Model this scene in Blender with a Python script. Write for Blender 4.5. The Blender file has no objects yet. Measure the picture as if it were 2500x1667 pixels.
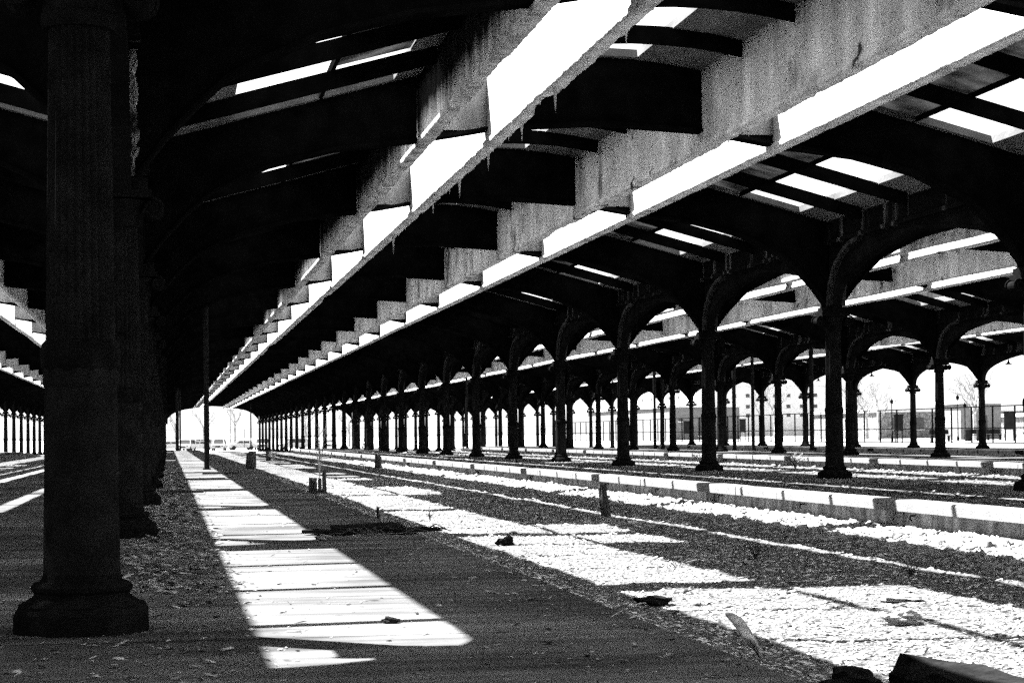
import bpy, math, random
import numpy as np
from mathutils import Vector, Matrix
random.seed(7)
rng = np.random.default_rng(11)
R = math.radians
scene = bpy.context.scene
col = scene.collection

# ------------------------------------------------------------------ layout
S = 10.0404            # spacing of columns and ribs along the platforms
Y0 = 10.7388           # a column beside the camera platform
XL = -0.449            # row of columns on the near platform
W = 14.4237            # width of one canopy bay
UA, UA2, UB, UB2 = 4.296, 5.441, 8.820, 10.059     # smoke slot edges inside a bay
ZW = 5.467             # lower lip of the slot walls
NC = 31                # columns per row
YE = Y0 + S*(NC-1)
YS = -140.0
PE = 171.0             # the platforms stop here; beyond them the ground is open
ROWS = [XL-W, XL, XL+W, XL+2*W, XL+3*W]
BAYS = [XL-2*W, XL-W, XL, XL+W, XL+2*W]
GZ = -0.42             # track bed level
SUN_S, SUN_L = 0.48, 0.44   # metres the light moves right / towards camera per metre of fall

# ------------------------------------------------------------------ materials
def mat(name, base=0.3, var=0.0, scale=3.0, rough=0.85, streak=0.0, streak_scale=(9, 9, .55), bump=0.0, bscale=30, spec=0.3,
        lo=None, detail=6.0, metallic=0.0, contrast=None, aniso=None, dark_spots=None, joints=None, light_streak=None, dark_z=None, streak2=None, stain=None):
    m = bpy.data.materials.new(name); m.use_nodes = True
    nt = m.node_tree; N = nt.nodes; L = nt.links
    b = N['Principled BSDF']
    b.inputs['Roughness'].default_value = rough
    b.inputs['Metallic'].default_value = metallic
    b.inputs['Specular IOR Level'].default_value = spec if spec > 1 else 0.0   # soot-dull surfaces, no sheen
    tc = N.new('ShaderNodeNewGeometry')
    def noise(sc, det=detail, vec=None, mapping=None):
        n = N.new('ShaderNodeTexNoise'); n.inputs['Scale'].default_value = sc; n.inputs['Detail'].default_value = det
        if mapping:
            mp = N.new('ShaderNodeMapping'); mp.inputs['Scale'].default_value = mapping
            L.new(tc.outputs['Position'], mp.inputs['Vector']); L.new(mp.outputs['Vector'], n.inputs['Vector'])
        else:
            L.new(tc.outputs['Position'], n.inputs['Vector'])
        return n.outputs['Fac']
    def ramp(fac, a, b_, va, vb):
        r = N.new('ShaderNodeMapRange'); r.inputs['From Min'].default_value = a; r.inputs['From Max'].default_value = b_
        r.inputs['To Min'].default_value = va; r.inputs['To Max'].default_value = vb
        L.new(fac, r.inputs['Value']); return r.outputs['Result']
    def mul(a, c):
        x = N.new('ShaderNodeMath'); x.operation = 'MULTIPLY'
        L.new(a, x.inputs[0])
        if isinstance(c, float): x.inputs[1].default_value = c
        else: L.new(c, x.inputs[1])
        return x.outputs[0]
    f = ramp(noise(scale, mapping=aniso), .3, .7, base*(1-var), base*(1+var))
    if streak:
        s = ramp(noise(1.0, 5.0, mapping=streak_scale), .42, .62, 1.0, 1.0-streak)
        f = mul(f, s)
    if streak2:
        f = mul(f, ramp(noise(1.0, 6.0, mapping=streak2[1]), .45, .66, 1.0, 1-streak2[0]))
    if stain:
        f = mul(f, ramp(noise(1.0, 9.0, mapping=stain[0]), stain[1], stain[2], 1.0, stain[3]))
    if dark_z:  # ragged darkening with height
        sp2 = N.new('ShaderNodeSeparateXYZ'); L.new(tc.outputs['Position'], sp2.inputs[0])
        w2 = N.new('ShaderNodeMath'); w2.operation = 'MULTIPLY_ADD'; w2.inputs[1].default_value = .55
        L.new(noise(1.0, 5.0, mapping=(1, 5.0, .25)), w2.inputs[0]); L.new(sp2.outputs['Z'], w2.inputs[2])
        f = mul(f, ramp(w2.outputs[0], dark_z[0]+.27, dark_z[1]+.27, 1.0, .035))
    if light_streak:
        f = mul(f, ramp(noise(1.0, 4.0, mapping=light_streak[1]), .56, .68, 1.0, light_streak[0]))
    if dark_spots:
        sc, th, amt = dark_spots
        f = mul(f, ramp(noise(sc, 4.0), th, th+.04, 1.0, amt))
    if contrast:
        sc, a0, a1, v0, v1 = contrast
        f = mul(f, ramp(noise(sc, 8.0), a0, a1, v0, v1))
    if joints:
        # thin dark joints across Y every `joints` metres
        sp = N.new('ShaderNodeSeparateXYZ'); L.new(tc.outputs['Position'], sp.inputs[0])
        ad = N.new('ShaderNodeMath'); ad.operation = 'ADD'; ad.inputs[1].default_value = 500*joints
        L.new(sp.outputs['Y'], ad.inputs[0])
        mo = N.new('ShaderNodeMath'); mo.operation = 'MODULO'; mo.inputs[1].default_value = joints
        L.new(ad.outputs[0], mo.inputs[0])
        lt = N.new('ShaderNodeMath'); lt.operation = 'GREATER_THAN'; lt.inputs[1].default_value = .03
        L.new(mo.outputs[0], lt.inputs[0])
        f = mul(f, ramp(lt.outputs[0], 0, 1, .3, 1.0))
    cc = N.new('ShaderNodeCombineColor')
    for i in range(3): L.new(f, cc.inputs[i])
    L.new(cc.outputs[0], b.inputs['Base Color'])
    if bump:
        bn = N.new('ShaderNodeBump'); bn.inputs['Strength'].default_value = bump; bn.inputs['Distance'].default_value = .05
        L.new(noise(bscale, 8.0), bn.inputs['Height']); L.new(bn.outputs['Normal'], b.inputs['Normal'])
    return m

M = {}
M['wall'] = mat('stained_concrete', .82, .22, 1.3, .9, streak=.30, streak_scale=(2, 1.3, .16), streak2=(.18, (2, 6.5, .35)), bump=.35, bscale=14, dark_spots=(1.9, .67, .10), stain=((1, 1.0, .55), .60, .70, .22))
M['walldarktop'] = mat('dark_topped_concrete', .66, .25, 1.3, .9, streak=.5, streak_scale=(2, 4.2, .3), bump=.3, bscale=14, dark_z=(5.72, 6.02))  # left slot wall, streaked and darker towards its top
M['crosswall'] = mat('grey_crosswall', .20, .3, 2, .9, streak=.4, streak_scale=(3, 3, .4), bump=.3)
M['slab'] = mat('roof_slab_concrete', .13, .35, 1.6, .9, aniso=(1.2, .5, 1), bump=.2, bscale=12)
M['soot'] = mat('soot_black_steel', .004, .5, 3, .8, spec=.15, bump=.15)
M['iron'] = mat('black_painted_iron', .007, .4, 6, .45, spec=.25, bump=.1, bscale=60)
M['shaft'] = mat('black_shaft_paint', .011, .4, 6, .42, spec=.5, bump=.1, bscale=60)  # even black, a touch paler than the iron so its sunlit streak shows
M['bracket'] = mat('lit_bracket_paint', .032, .6, 3, .8, bump=.3, bscale=20)  # paler than the black ironwork: lit edges put into the colour
M['spandrel'] = mat('blackened_spandrel', .006, .4, 2, .8, bump=.3, bscale=8)
M['girder'] = mat('blackened_girder', .006, .3, 2, .8, spec=.2, light_streak=(14.0, (1, 3.0, .25)), bump=.3, bscale=8)
M['platform'] = mat('worn_platform_concrete', .088, .45, 1.3, .55, spec=.35, bump=.10, bscale=10, aniso=(.35, 3.2, 1), dark_spots=(7, .66, .45), joints=S/4, contrast=(.55, .38, .62, .55, 1.25))
M['coping'] = mat('pale_kerb_coping', .165, .12, 4, .85, bump=.3, bscale=50, joints=None)
M['kerbface'] = mat('stained_kerb_face', .34, .35, 3, .9, streak=.45, streak_scale=(3, 6, .5), bump=.4, bscale=20)
M['gravel'] = mat('track_gravel', .085, .4, 11, .95, spec=.1, bump=.6, bscale=26, aniso=(.8, 2.6, 1), contrast=(38, .35, .6, .25, 1.4))
M['chip'] = mat('ballast_chips', .30, .5, 9, .95, spec=.1, contrast=(22, .42, .56, .14, 1.6))
M['leaf'] = mat('dry_leaves', .19, .5, 9, .9, contrast=(9, .42, .58, .12, 1.6))
M['wood'] = mat('weathered_timber', .06, .5, 2, .9, spec=.1, aniso=(14, 14, 1.2), bump=.6, bscale=22)
M['darkrock'] = mat('dark_broken_concrete', .011, .5, 5, .95, spec=.1, bump=.9, bscale=14)
M['rock'] = mat('pale_rubble', .26, .4, 6, .95, spec=.1, bump=.6, bscale=18)
M['ground'] = mat('open_ground', .20, .3, .4, .95, spec=.05)
M['steelpost'] = mat('dark_steel_post', .014, .3, 5, .6, spec=.3)
M['fence'] = mat('fence_steel', .003, .2, 5, .8, spec=.05)
M['brick'] = mat('grey_brick', .17, .2, 2, .9, spec=.1)
M['brickpale'] = mat('pale_brick', .16, .6, 3.2, .9, spec=.1, contrast=(9, .4, .6, .5, 1.5))
M['plaster'] = mat('white_plaster', .6, .1, 1, .9)
M['window'] = mat('dark_window', .07, .3, 3, .3, spec=.5)
M['board'] = mat('dark_board', .015, .3, 3, .6)
M['bark'] = mat('pale_bark', .34, .4, 3, .9, streak=.3)
M['carpaint'] = mat('pale_car_paint', .5, .05, 1, .3, spec=.5)
M['carpaint_grey'] = mat('grey_car_paint', .25, .05, 1, .3, spec=.5)
M['carglass'] = mat('car_glass', .05, .1, 1, .15, spec=.5)
M['tyre'] = mat('tyre_rubber', .03, .1, 1, .8)
M['signw'] = mat('white_sign', .7, .05, 1, .7)
M['twig'] = mat('dry_twig', .22, .4, 4, .9)
M['stone_white'] = mat('pale_painted_metal', .5, .2, 4, .6)
def glass_mat():
    m = bpy.data.materials.new('dirty_wired_glass'); m.use_nodes = True
    nt = m.node_tree; N = nt.nodes; L = nt.links
    out = N['Material Output']; N.remove(N['Principled BSDF'])
    t = N.new('ShaderNodeBsdfTranslucent'); d = N.new('ShaderNodeBsdfDiffuse'); mx = N.new('ShaderNodeMixShader')
    g = N.new('ShaderNodeNewGeometry'); n = N.new('ShaderNodeTexNoise'); n.inputs['Scale'].default_value = 1.7; n.inputs['Detail'].default_value = 8
    r = N.new('ShaderNodeMapRange'); r.inputs['From Min'].default_value = .35; r.inputs['From Max'].default_value = .65
    r.inputs['To Min'].default_value = .01; r.inputs['To Max'].default_value = .16
    L.new(g.outputs['Position'], n.inputs['Vector']); L.new(n.outputs['Fac'], r.inputs['Value'])
    cc = N.new('ShaderNodeCombineColor')
    for i in range(3): L.new(r.outputs['Result'], cc.inputs[i])
    L.new(cc.outputs[0], t.inputs['Color']); d.inputs['Color'].default_value = (.15, .15, .15, 1)
    mx.inputs[0].default_value = .4
    L.new(t.outputs[0], mx.inputs[1]); L.new(d.outputs[0], mx.inputs[2]); L.new(mx.outputs[0], out.inputs['Surface'])
    return m
M['glass'] = glass_mat()

# ------------------------------------------------------------------ mesh helpers
class MB:
    def __init__(s): s.v = []; s.f = []
    def add(s, vs, fs):
        o = len(s.v); s.v += [tuple(p) for p in vs]; s.f += [tuple(i+o for i in f) for f in fs]; return o
    def box(s, x0, x1, y0, y1, z0, z1):
        s.add([(x0,y0,z0),(x1,y0,z0),(x1,y1,z0),(x0,y1,z0),(x0,y0,z1),(x1,y0,z1),(x1,y1,z1),(x0,y1,z1)],
              [(0,3,2,1),(4,5,6,7),(0,1,5,4),(1,2,6,5),(2,3,7,6),(3,0,4,7)])
    def obox(s, c, size, rz=0, rx=0, ry=0):
        m = Matrix.Translation(c) @ Matrix.Rotation(rz,4,'Z') @ Matrix.Rotation(ry,4,'Y') @ Matrix.Rotation(rx,4,'X')
        a, b, d = [q/2 for q in size]
        vs = [m @ Vector(p) for p in ((-a,-b,-d),(a,-b,-d),(a,b,-d),(-a,b,-d),(-a,-b,d),(a,-b,d),(a,b,d),(-a,b,d))]
        s.add(vs, [(0,3,2,1),(4,5,6,7),(0,1,5,4),(1,2,6,5),(2,3,7,6),(3,0,4,7)])
    def prism(s, poly, axis, a0, a1):
        """poly of (p,q); axis 'Y': p=x,q=z ; axis 'X': p=y,q=z ; axis 'Z': p=x,q=y"""
        n = len(poly)
        def pt(p, q, t): return (p, t, q) if axis == 'Y' else ((t, p, q) if axis == 'X' else (p, q, t))
        vs = [pt(p, q, a0) for p, q in poly] + [pt(p, q, a1) for p, q in poly]
        fs = [tuple(range(n)), tuple(range(2*n-1, n-1, -1))] + [(i, i+n, (i+1) % n + n, (i+1) % n) for i in range(n)]
        s.add(vs, fs)
    def strip(s, top, bot, axis, a0, a1):
        """solid between two polylines of equal length (lists of (p,q)), made of quads"""
        n = len(top)
        def pt(p, q, t): return (p, t, q) if axis == 'Y' else (t, p, q)
        vs = [pt(*p, a0) for p in top]+[pt(*p, a0) for p in bot]+[pt(*p, a1) for p in top]+[pt(*p, a1) for p in bot]
        fs = []
        for i in range(n-1):
            fs += [(i, i+1, n+i+1, n+i), (2*n+i, 3*n+i, 3*n+i+1, 2*n+i+1), (i, 2*n+i, 2*n+i+1, i+1), (n+i, n+i+1, 3*n+i+1, 3*n+i)]
        fs += [(0, n, 3*n, 2*n), (n-1, 3*n-1, 4*n-1, 2*n-1)]
        s.add(vs, fs)
    def tube(s, pts, rad, n=8, cap=True):
        pts = [Vector(p) for p in pts]; m = len(pts)
        rad = rad if isinstance(rad, (list, tuple)) else [rad]*m
        vs = []
        ref = Vector((.31, .17, .93))
        for i, p in enumerate(pts):
            d = (pts[min(i+1, m-1)]-pts[max(i-1, 0)]).normalized()
            if i == 0:
                a = d.cross(ref); a = a.normalized() if a.length > .05 else d.cross(Vector((1, 0, 0))).normalized()
            else:
                a = (a - d*a.dot(d)).normalized()
            b = d.cross(a)
            for k in range(n):
                t = 2*math.pi*k/n; vs.append(p + (a*math.cos(t)+b*math.sin(t))*rad[i])
        fs = [(i*n+k, i*n+(k+1) % n, (i+1)*n+(k+1) % n, (i+1)*n+k) for i in range(m-1) for k in range(n)]
        if cap: fs += [tuple(range(n-1, -1, -1)), tuple((m-1)*n+k for k in range(n))]
        s.add(vs, fs)
    def lathe(s, prof, n=16, x=0, y=0, flute=0.0, off=0.0, caps=True):
        """prof of (r,z)"""
        vs = []
        for r, z in prof:
            for k in range(n):
                t = 2*math.pi*(k+off)/n
                rr = r - (flute if (flute and k % 2) else 0)
                vs.append((x+rr*math.cos(t), y+rr*math.sin(t), z))
        m = len(prof)
        fs = [(i*n+k, i*n+(k+1) % n, (i+1)*n+(k+1) % n, (i+1)*n+k) for i in range(m-1) for k in range(n)]
        if caps: fs += [tuple(range(n-1, -1, -1)), tuple((m-1)*n+k for k in range(n))]
        s.add(vs, fs)
    def rock(s, c, r, squash=.6, seed=0, n=2):
        rr = random.Random(seed)
        import bmesh
        bm = bmesh.new(); bmesh.ops.create_icosphere(bm, subdivisions=n, radius=1)
        ph = [rr.uniform(0, 6.28) for _ in range(9)]
        vs = []
        for v in bm.verts:
            p = v.co
            k = 1+.07*math.sin(19*p.x+ph[4])*math.sin(17*p.y+ph[5])*math.cos(15*p.z)+.22*math.sin(3*p.x+ph[0])*math.cos(2.6*p.y+ph[1])+.16*math.sin(6*p.z+ph[2]+4*p.x)+.09*math.sin(11*p.y+ph[3]+9*p.z)
            q = p*k
            q = Vector((round(q.x*3)/3*.35+q.x*.65, round(q.y*3)/3*.35+q.y*.65, q.z))
            vs.append((c[0]+q.x*r[0], c[1]+q.y*r[1], c[2]+q.z*r[2]*squash))
        s.add(vs, [tuple(v.index for v in f.verts) for f in bm.faces]); bm.free()
    def build(s, name, m, parent=None, smooth=False, loc=None):
        me = bpy.data.meshes.new(name); me.from_pydata(s.v, [], s.f); me.update()
        me.materials.append(m)
        import bmesh
        if len(s.f) < 60000:
            bm = bmesh.new(); bm.from_mesh(me); bmesh.ops.recalc_face_normals(bm, faces=bm.faces); bm.to_mesh(me); bm.free()
        if smooth: me.polygons.foreach_set('use_smooth', [True]*len(me.polygons))
        o = bpy.data.objects.new(name, me); col.objects.link(o)
        if parent: o.parent = parent
        if loc: o.location = loc
        return o

def tag(o, label=None, cat=None, group=None, kind=None):
    if label: o['label'] = label
    if cat: o['category'] = cat
    if group: o['group'] = group
    if kind: o['kind'] = kind
    return o
def empty(name, loc=(0,0,0), rz=0):
    o = bpy.data.objects.new(name, None); o.empty_display_size = .2; col.objects.link(o)
    o.location = loc; o.rotation_euler = (0, 0, rz); return o
KIDS = {}
def copy_tree(o, parent=None):
    c = o.copy(); col.objects.link(c)
    c.parent = parent
    for ch in [q for q in ALLKIDS(o)]: copy_tree(ch, c)
    return c
def ALLKIDS(o):
    return KIDS.get(o.data.name if o.data else o.name, [])
def reg(o, *kids): KIDS[o.data.name if o.data else o.name] = list(kids)

def mesh_np(name, V, F, m, parent=None):
    """V (n,3), F (k,3) triangles"""
    me = bpy.data.meshes.new(name)
    me.vertices.add(len(V)); me.vertices.foreach_set('co', np.asarray(V, np.float32).ravel())
    me.loops.add(F.size); me.polygons.add(len(F))
    me.polygons.foreach_set('loop_start', np.arange(0, F.size, F.shape[1], dtype=np.int32))
    me.polygons.foreach_set('loop_total', np.full(len(F), F.shape[1], dtype=np.int32))
    me.loops.foreach_set('vertex_index', F.astype(np.int32).ravel())
    me.update(calc_edges=True); me.validate(); me.materials.append(m)
    o = bpy.data.objects.new(name, me); col.objects.link(o)
    if parent: o.parent = parent
    return o

# ------------------------------------------------------------------ cross-sections
def z_deck(u):
    w = min(u, W-u)
    if w <= 4.35: return 5.47+.27*(w-.2)
    return 6.72+.20*(1-((u-W/2)/1.75)**2)
RB = [(.2,3.6),(.35,3.93),(.6,4.23),(1.1,4.70),(2.0,5.13),(3.0,5.39),(4.3,5.55),(5.5,5.76),(7.3,5.87)]
def z_rib(u):
    w = min(u, W-u)
    if w <= RB[0][0]: return RB[0][1]
    for (a, za), (b, zb) in zip(RB, RB[1:]):
        if w <= b: return za+(zb-za)*(w-a)/(b-a)
    return RB[-1][1]
def arch_z(t):             # arcade opening, t = distance from nearest column
    if t < .3: return 3.45
    return 3.52+1.28*max(0, (1-((14-min(t, 5.03))/13.7)**2)/.571)**.33

# ------------------------------------------------------------------ canopy roofs
BAYNAME = {0: 'far left canopy bay beyond the next platform, seen only as dark vault past the big column',
           1: 'dark canopy bay left of the big near column, with grey slot walls',
           2: 'large canopy bay over the near track bed, with two sunlit smoke slots',
           3: 'canopy bay behind the first row of arches across the tracks',
           4: 'outermost canopy bay on the right, last before the fence'}
def slot_wall(x, side, parent, seed, near, wm='wall', rag=1.0):
    """long hanging concrete wall; side=-1 lip outwards to -x"""
    r = np.random.default_rng(seed)
    ys = list(np.arange(YS, 4, 4.0))
    ys += list(np.arange(4, 46 if near else 5, .09)) if near else list(np.arange(4, 46, 2.0))
    ys += list(np.arange(46, YE+.3, .5 if near else 3.0))
    ys[-1] = YE+.3
    prof = [(-.10,0),(-.105,.09),(-.06,.15),(-.06,.7),(-.06,1.58),(.06,1.58),(.06,.7),(.06,.15),(.085,.08),(.08,0)]
    n = len(prof); ny = len(ys)
    ys = np.array(ys)
    # spalled lower edge: slow patches of lost concrete
    k = np.arange(ny)
    def smooth(a, m):
        return np.convolve(a, np.ones(m)/m, 'same')
    if near:
        sp = np.clip(smooth(smooth(r.normal(size=ny), 15), 5)*3.6-.6, 0, 1)
        fine = smooth(r.normal(size=ny), 2)*.010*rag
        sp = sp*rag
    else:
        sp = np.clip(smooth(r.normal(size=ny), 3)*1.0-.3, 0, 1)*.5; fine = r.normal(size=ny)*.01
    V = np.zeros((ny, n, 3))
    for j, (dx, dz) in enumerate(prof):
        V[:, j, 0] = x+dx; V[:, j, 1] = ys; V[:, j, 2] = ZW+dz
    for j in (0, 1, 8, 9):
        V[:, j, 2] += sp*.06*(1.0 if j in (0, 9) else .6)+fine
        V[:, j, 0] += (-1 if j > 5 else 1)*sp*.05+r.normal(size=ny)*.006
    V[:, 2, 2] += sp*.05+fine*.5; V[:, 7, 2] += sp*.03
    F = []
    for j in range(n):
        a = k[:-1]*n+j; b = k[:-1]*n+(j+1) % n
        F.append(np.stack([a, b, b+n, a+n], 1))
    F = np.concatenate(F)
    V = V.reshape(-1, 3)
    if near:   # lime drips hanging from the lip
        vs = []; fs = []; o = len(V)
        for q in range((5, 42, 7, 3)[seed % 10]):
            y = r.uniform(6, 46)**1.0; L_ = abs(r.normal())*.07+.02
            if r.random() < .12: L_ *= 2.8
            xx = x+r.uniform(-.09, .07); w = .012+L_*.05
            base = [(xx-w, y-w, ZW+.06), (xx+w, y-w, ZW+.06), (xx+w, y+w, ZW+.06), (xx-w, y+w, ZW+.06), (xx, y, ZW-L_)]
            vs += base; fs += [(o, o+1, o+4, o+4), (o+1, o+2, o+4, o+4), (o+2, o+3, o+4, o+4), (o+3, o, o+4, o+4)]; o += 5
        V = np.concatenate([V, np.array(vs)])
        tri = np.array(fs)
        # tiny offset vertex to keep quads valid
        ob = mesh_np('smoke_duct_wall', V[:len(V)-len(vs)], F, M[wm], parent)
        dr = mesh_np('lime_drips', np.array(vs), (tri[:, :3]-(len(V)-len(vs))), M['wall'], ob)
        return ob
    return mesh_np('smoke_duct_wall', V, F, M[wm], parent)

def linspace(a, b, n): return [a+(b-a)*i/(n-1) for i in range(n)]
SEG = dict(  # strips of concrete deck and glazing across a bay (u ranges)
    deck=[(-.02, 1.41), (3.9, UA+.03), (UA2+.05, 6.08), (7.75, UB+.03), (UB2+.05, 10.32), (W-.80, W+.02)],
    open_=[(1.41, 3.9), (6.08, 7.75), (10.32, W-.80)],
    glass=[(2.80, 3.9), (10.32, W-2.07)])
def make_canopy(bi, x0):
    near = bi in (2,)
    root = empty('canopy_roof', (0, 0, 0))
    tag(root, BAYNAME[bi], 'canopy roof', 'vaulted concrete canopies of the train shed')
    # deck
    d = MB()
    for (a, b) in SEG['deck']:
        us = linspace(a, b, 3)
        d.strip([(x0+u, z_deck(u)+.13) for u in us], [(x0+u, z_deck(u)) for u in us], 'Y', YS, YE+.25)
    ks = range(-15, NC)
    for k in ks:
        y = Y0+k*S
        for (a, b) in SEG['open_']:
            us = linspace(a-.003, b+.003, 4)
            d.strip([(x0+u, z_deck(u)+.127) for u in us], [(x0+u, z_deck(u)+.003) for u in us], 'Y', y-.26, y+.26)
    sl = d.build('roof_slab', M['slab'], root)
    # slot walls
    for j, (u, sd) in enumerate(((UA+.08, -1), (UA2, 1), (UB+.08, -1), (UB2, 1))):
        slot_wall(x0+u, sd, root, 100+bi*10+j, near, 'walldarktop' if j == 0 else 'wall', (.35, 1.0, .6, .2)[j])
    # ribs (one per column line)
    us = [.0]+linspace(.12, W-.12, 61)+[W]
    for k in range(-1, NC):
        if bi in (0,) and k < 8: continue
        y = Y0+k*S
        b = MB()
        tops = []; bots = []; flb = []
        for (ua, ub, inslot) in ((0.12, UA-.02, 0), (UA+.14, UA2-.06, 1), (UA2+.06, UB+.02, 0), (UB+.14, UB2-.06, 1), (UB2+.06, W-.12, 0)):
            uu = linspace(ua, ub, 4 if inslot else 14)
            top = [(x0+u, (6.62 if inslot else z_deck(u)+.03)) for u in uu]
            bot = [(x0+u, z_rib(u)+.05) for u in uu]
            b.strip(top, bot, 'Y', y-.09, y+.09)
            b.strip([(x0+u, z_rib(u)+.052) for u in uu], [(x0+u, z_rib(u)) for u in uu], 'Y', y-.17, y+.17)
        b.build('transverse_rib', M['soot'], root)
        # bars between ribs
        if k < NC-1:
            for q in (1, 2, 3):
                yy = y+q*S/4
                p = MB()
                for (ua, ub) in ((.2, UA), (UA2, UB), (UB2, W-.2)):
                    uu = linspace(ua+.02, ub-.02, 9)
                    p.strip([(x0+u, z_deck(u)+.02) for u in uu], [(x0+u, z_deck(u)-.25) for u in uu], 'Y', yy-.022, yy+.022)
                p.build('roof_purlin', M['soot'], root)
            g = MB()
            for (ua, ub) in SEG['glass']:
                for q in range(4):
                    if random.random() < (.10 if ua > 5 else .35): continue
                    ya, yb = y+q*S/4+.004, y+(q+1)*S/4-.004
                    if q == 0: ya = y+.23
                    if q == 3: yb = y+S-.23
                    uu = linspace(ua+.0, ub-.01, 3)
                    g.strip([(x0+u, z_deck(u)+.075) for u in uu], [(x0+u, z_deck(u)+.065) for u in uu], 'Y', ya, yb)
            if g.v: g.build('skylight_glazing', M['glass'], root)
    # slot diaphragm faces are grey concrete: thin panel in front of each rib inside the slot
    for k in range(-1, NC):
        if bi in (0,): continue
        y = Y0+k*S
        b = MB()
        for (ua, ub) in ((UA+.141, UA2-.061), (UB+.141, UB2-.061)):
            b.box(x0+ua, x0+ub, y-.135, y-.092, z_rib(5)+.06, 6.6)
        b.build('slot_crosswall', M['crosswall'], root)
    # skylight frame bars
    fr = MB()
    for u in (2.78, W-2.06):
        fr.box(x0+u-.03, x0+u+.03, YS, YE, z_deck(u)+.0, z_deck(u)+.125)
    fr.build('skylight_frame', M['soot'], root)
    return root
for bi, x0 in enumerate(BAYS): make_canopy(bi, x0)

# ------------------------------------------------------------------ arcades along each column row
ARC = {0: 'black arcade girder of the row left of the near platform',
       1: 'black arcade girder above the near platform columns, overhead at far left',
       2: 'black arcade of pointed arches on the first column row right of the tracks',
       3: 'black arcade of pointed arches on the second column row right of the tracks',
       4: 'black arcade of pointed arches on the outermost column row, open sky behind'}
def make_arcade(ri, x):
    root = empty('arcade_girder', (0, 0, 0))
    tag(root, ARC[ri], 'arcade girder', 'longitudinal arcades over the column rows')
    g = MB()
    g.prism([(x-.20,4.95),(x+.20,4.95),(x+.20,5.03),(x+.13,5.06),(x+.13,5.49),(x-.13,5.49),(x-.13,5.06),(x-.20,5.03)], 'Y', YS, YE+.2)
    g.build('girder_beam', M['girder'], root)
    for k in range(-1, NC-1):
        ya = Y0+k*S
        ts = [0, .22, .3, .34, .42, .55, .75, 1.0, 1.4, 1.9, 2.6, 3.4, 4.2, S/2]
        ys = [ya+t for t in ts]+[ya+S-t for t in ts[-2::-1]]
        zz = [(3.62 if t < .3 else arch_z(t)) for t in ts]; zz = zz+zz[-2::-1]
        b = MB()
        b.strip([(y, 4.96) for y in ys], list(zip(ys, zz)), 'X', x-.085, x+.085)
        # raised rim round the opening
        b.strip([(y, z+.07) for y, z in zip(ys[2:-2], zz[2:-2])], [(y, z-.012) for y, z in zip(ys[2:-2], zz[2:-2])], 'X', x-.10, x+.10)
        b.build('arch_spandrel', M['spandrel'], root)
        if not ((ri == 2 and k <= 12) or (ri == 3 and 4 <= k <= 12)): continue
        for sgn, yc in ((1, ya), (-1, ya+S)):
            for side in (-1, 1):
                pts_o = []; pts_i = []
                for i in range(11):
                    t = math.pi/2*i/10
                    yy = .17+2.0*(1-math.cos(t)); z = 3.66+1.29*math.sin(t)
                    pts_o.append((yc+sgn*yy, z)); pts_i.append((yc+sgn*(yy+.09*math.cos(t)), z-.09*math.sin(t)))
                xa, xb = (x+.086, x+.20) if side > 0 else (x-.20, x-.086)
                br = MB(); br.strip(pts_o, pts_i, 'X', xa, xb)
                br.build('curved_bracket', M['bracket'], root)
    return root
for ri, x in enumerate(ROWS): make_arcade(ri, x)

# ------------------------------------------------------------------ columns
def column_proto(hi=True):
    root = empty('iron_column')
    b = MB()
    b.lathe([(.37,0),(.37,.10),(.34,.145)], 8, off=.5)
    b.lathe([(.33,.14),(.29,.16),(.25,.185),(.245,.20),(.26,.215),(.262,.235),(.245,.255),(.210,.265),(.200,.30)], 28)
    base = b.build('column_base', M['iron'], root)
    s = MB()
    s.lathe([(.198,.29),(.186,1.28)], 28)
    s.lathe([(.188,1.27),(.197,1.29),(.197,1.34),(.188,1.37)], 28)
    s.lathe([(.182,1.36),(.158,3.16)], 48, flute=.016)
    shaft = s.build('fluted_shaft', M['shaft'], root)
    if hi:
        lf = MB()
        lf.lathe([(.19,1.345),(.205,1.38),(.21,1.44),(.20,1.50),(.18,1.52)], 20, flute=.012)
        leaf = lf.build('leaf_collar', M['iron'], shaft)
        reg(shaft, leaf)
    c = MB()
    c.lathe([(.185,3.15),(.20,3.18),(.20,3.22),(.185,3.24),(.20,3.32),(.26,3.42)], 24)
    c.box(-.30, .30, -.24, .24, 3.44, 3.52)
    c.box(-.26, .26, -.21, .21, 3.52, 3.64)
    c.box(-.12, .12, -.10, .10, 3.40, 3.70)
    cap = c.build('capital', M['iron'], root)
    vols = []
    for sx in (-1, 1):
        v = MB()
        pts = []; rads = []
        for i in range(23):
            a = i/22*2*math.pi*1.9; r = .105*(1-i/22*.8)
            pts.append((sx*(.31+.0) + sx*r*math.cos(a-math.pi/2)*1.0, 0, 3.34+r*math.sin(a+math.pi/2))); rads.append(.02*(1-.4*i/22))
        for yy in (-.17, .17):
            v.tube([(p[0], yy, p[2]) for p in pts], rads, 5)
        n = 14
        v.add([(sx*.31+.085*math.cos(2*math.pi*k/n), y, 3.34+.085*math.sin(2*math.pi*k/n)) for y in (-.16, .16) for k in range(n)],
              [tuple(range(n)), tuple(range(2*n-1, n-1, -1))]+[(k, k+n, (k+1) % n+n, (k+1) % n) for k in range(n)])
        vols.append(v.build('scroll_volute', M['iron'], cap))
    reg(cap, *vols)
    reg(root, base, shaft, cap)
    return root
ROWLAB = {0: 'in the distant row far left', 1: 'on the near platform',
          2: 'in the first row right of the tracks', 3: 'in the second row right of the tracks', 4: 'in the outermost row before the fence'}
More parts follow.
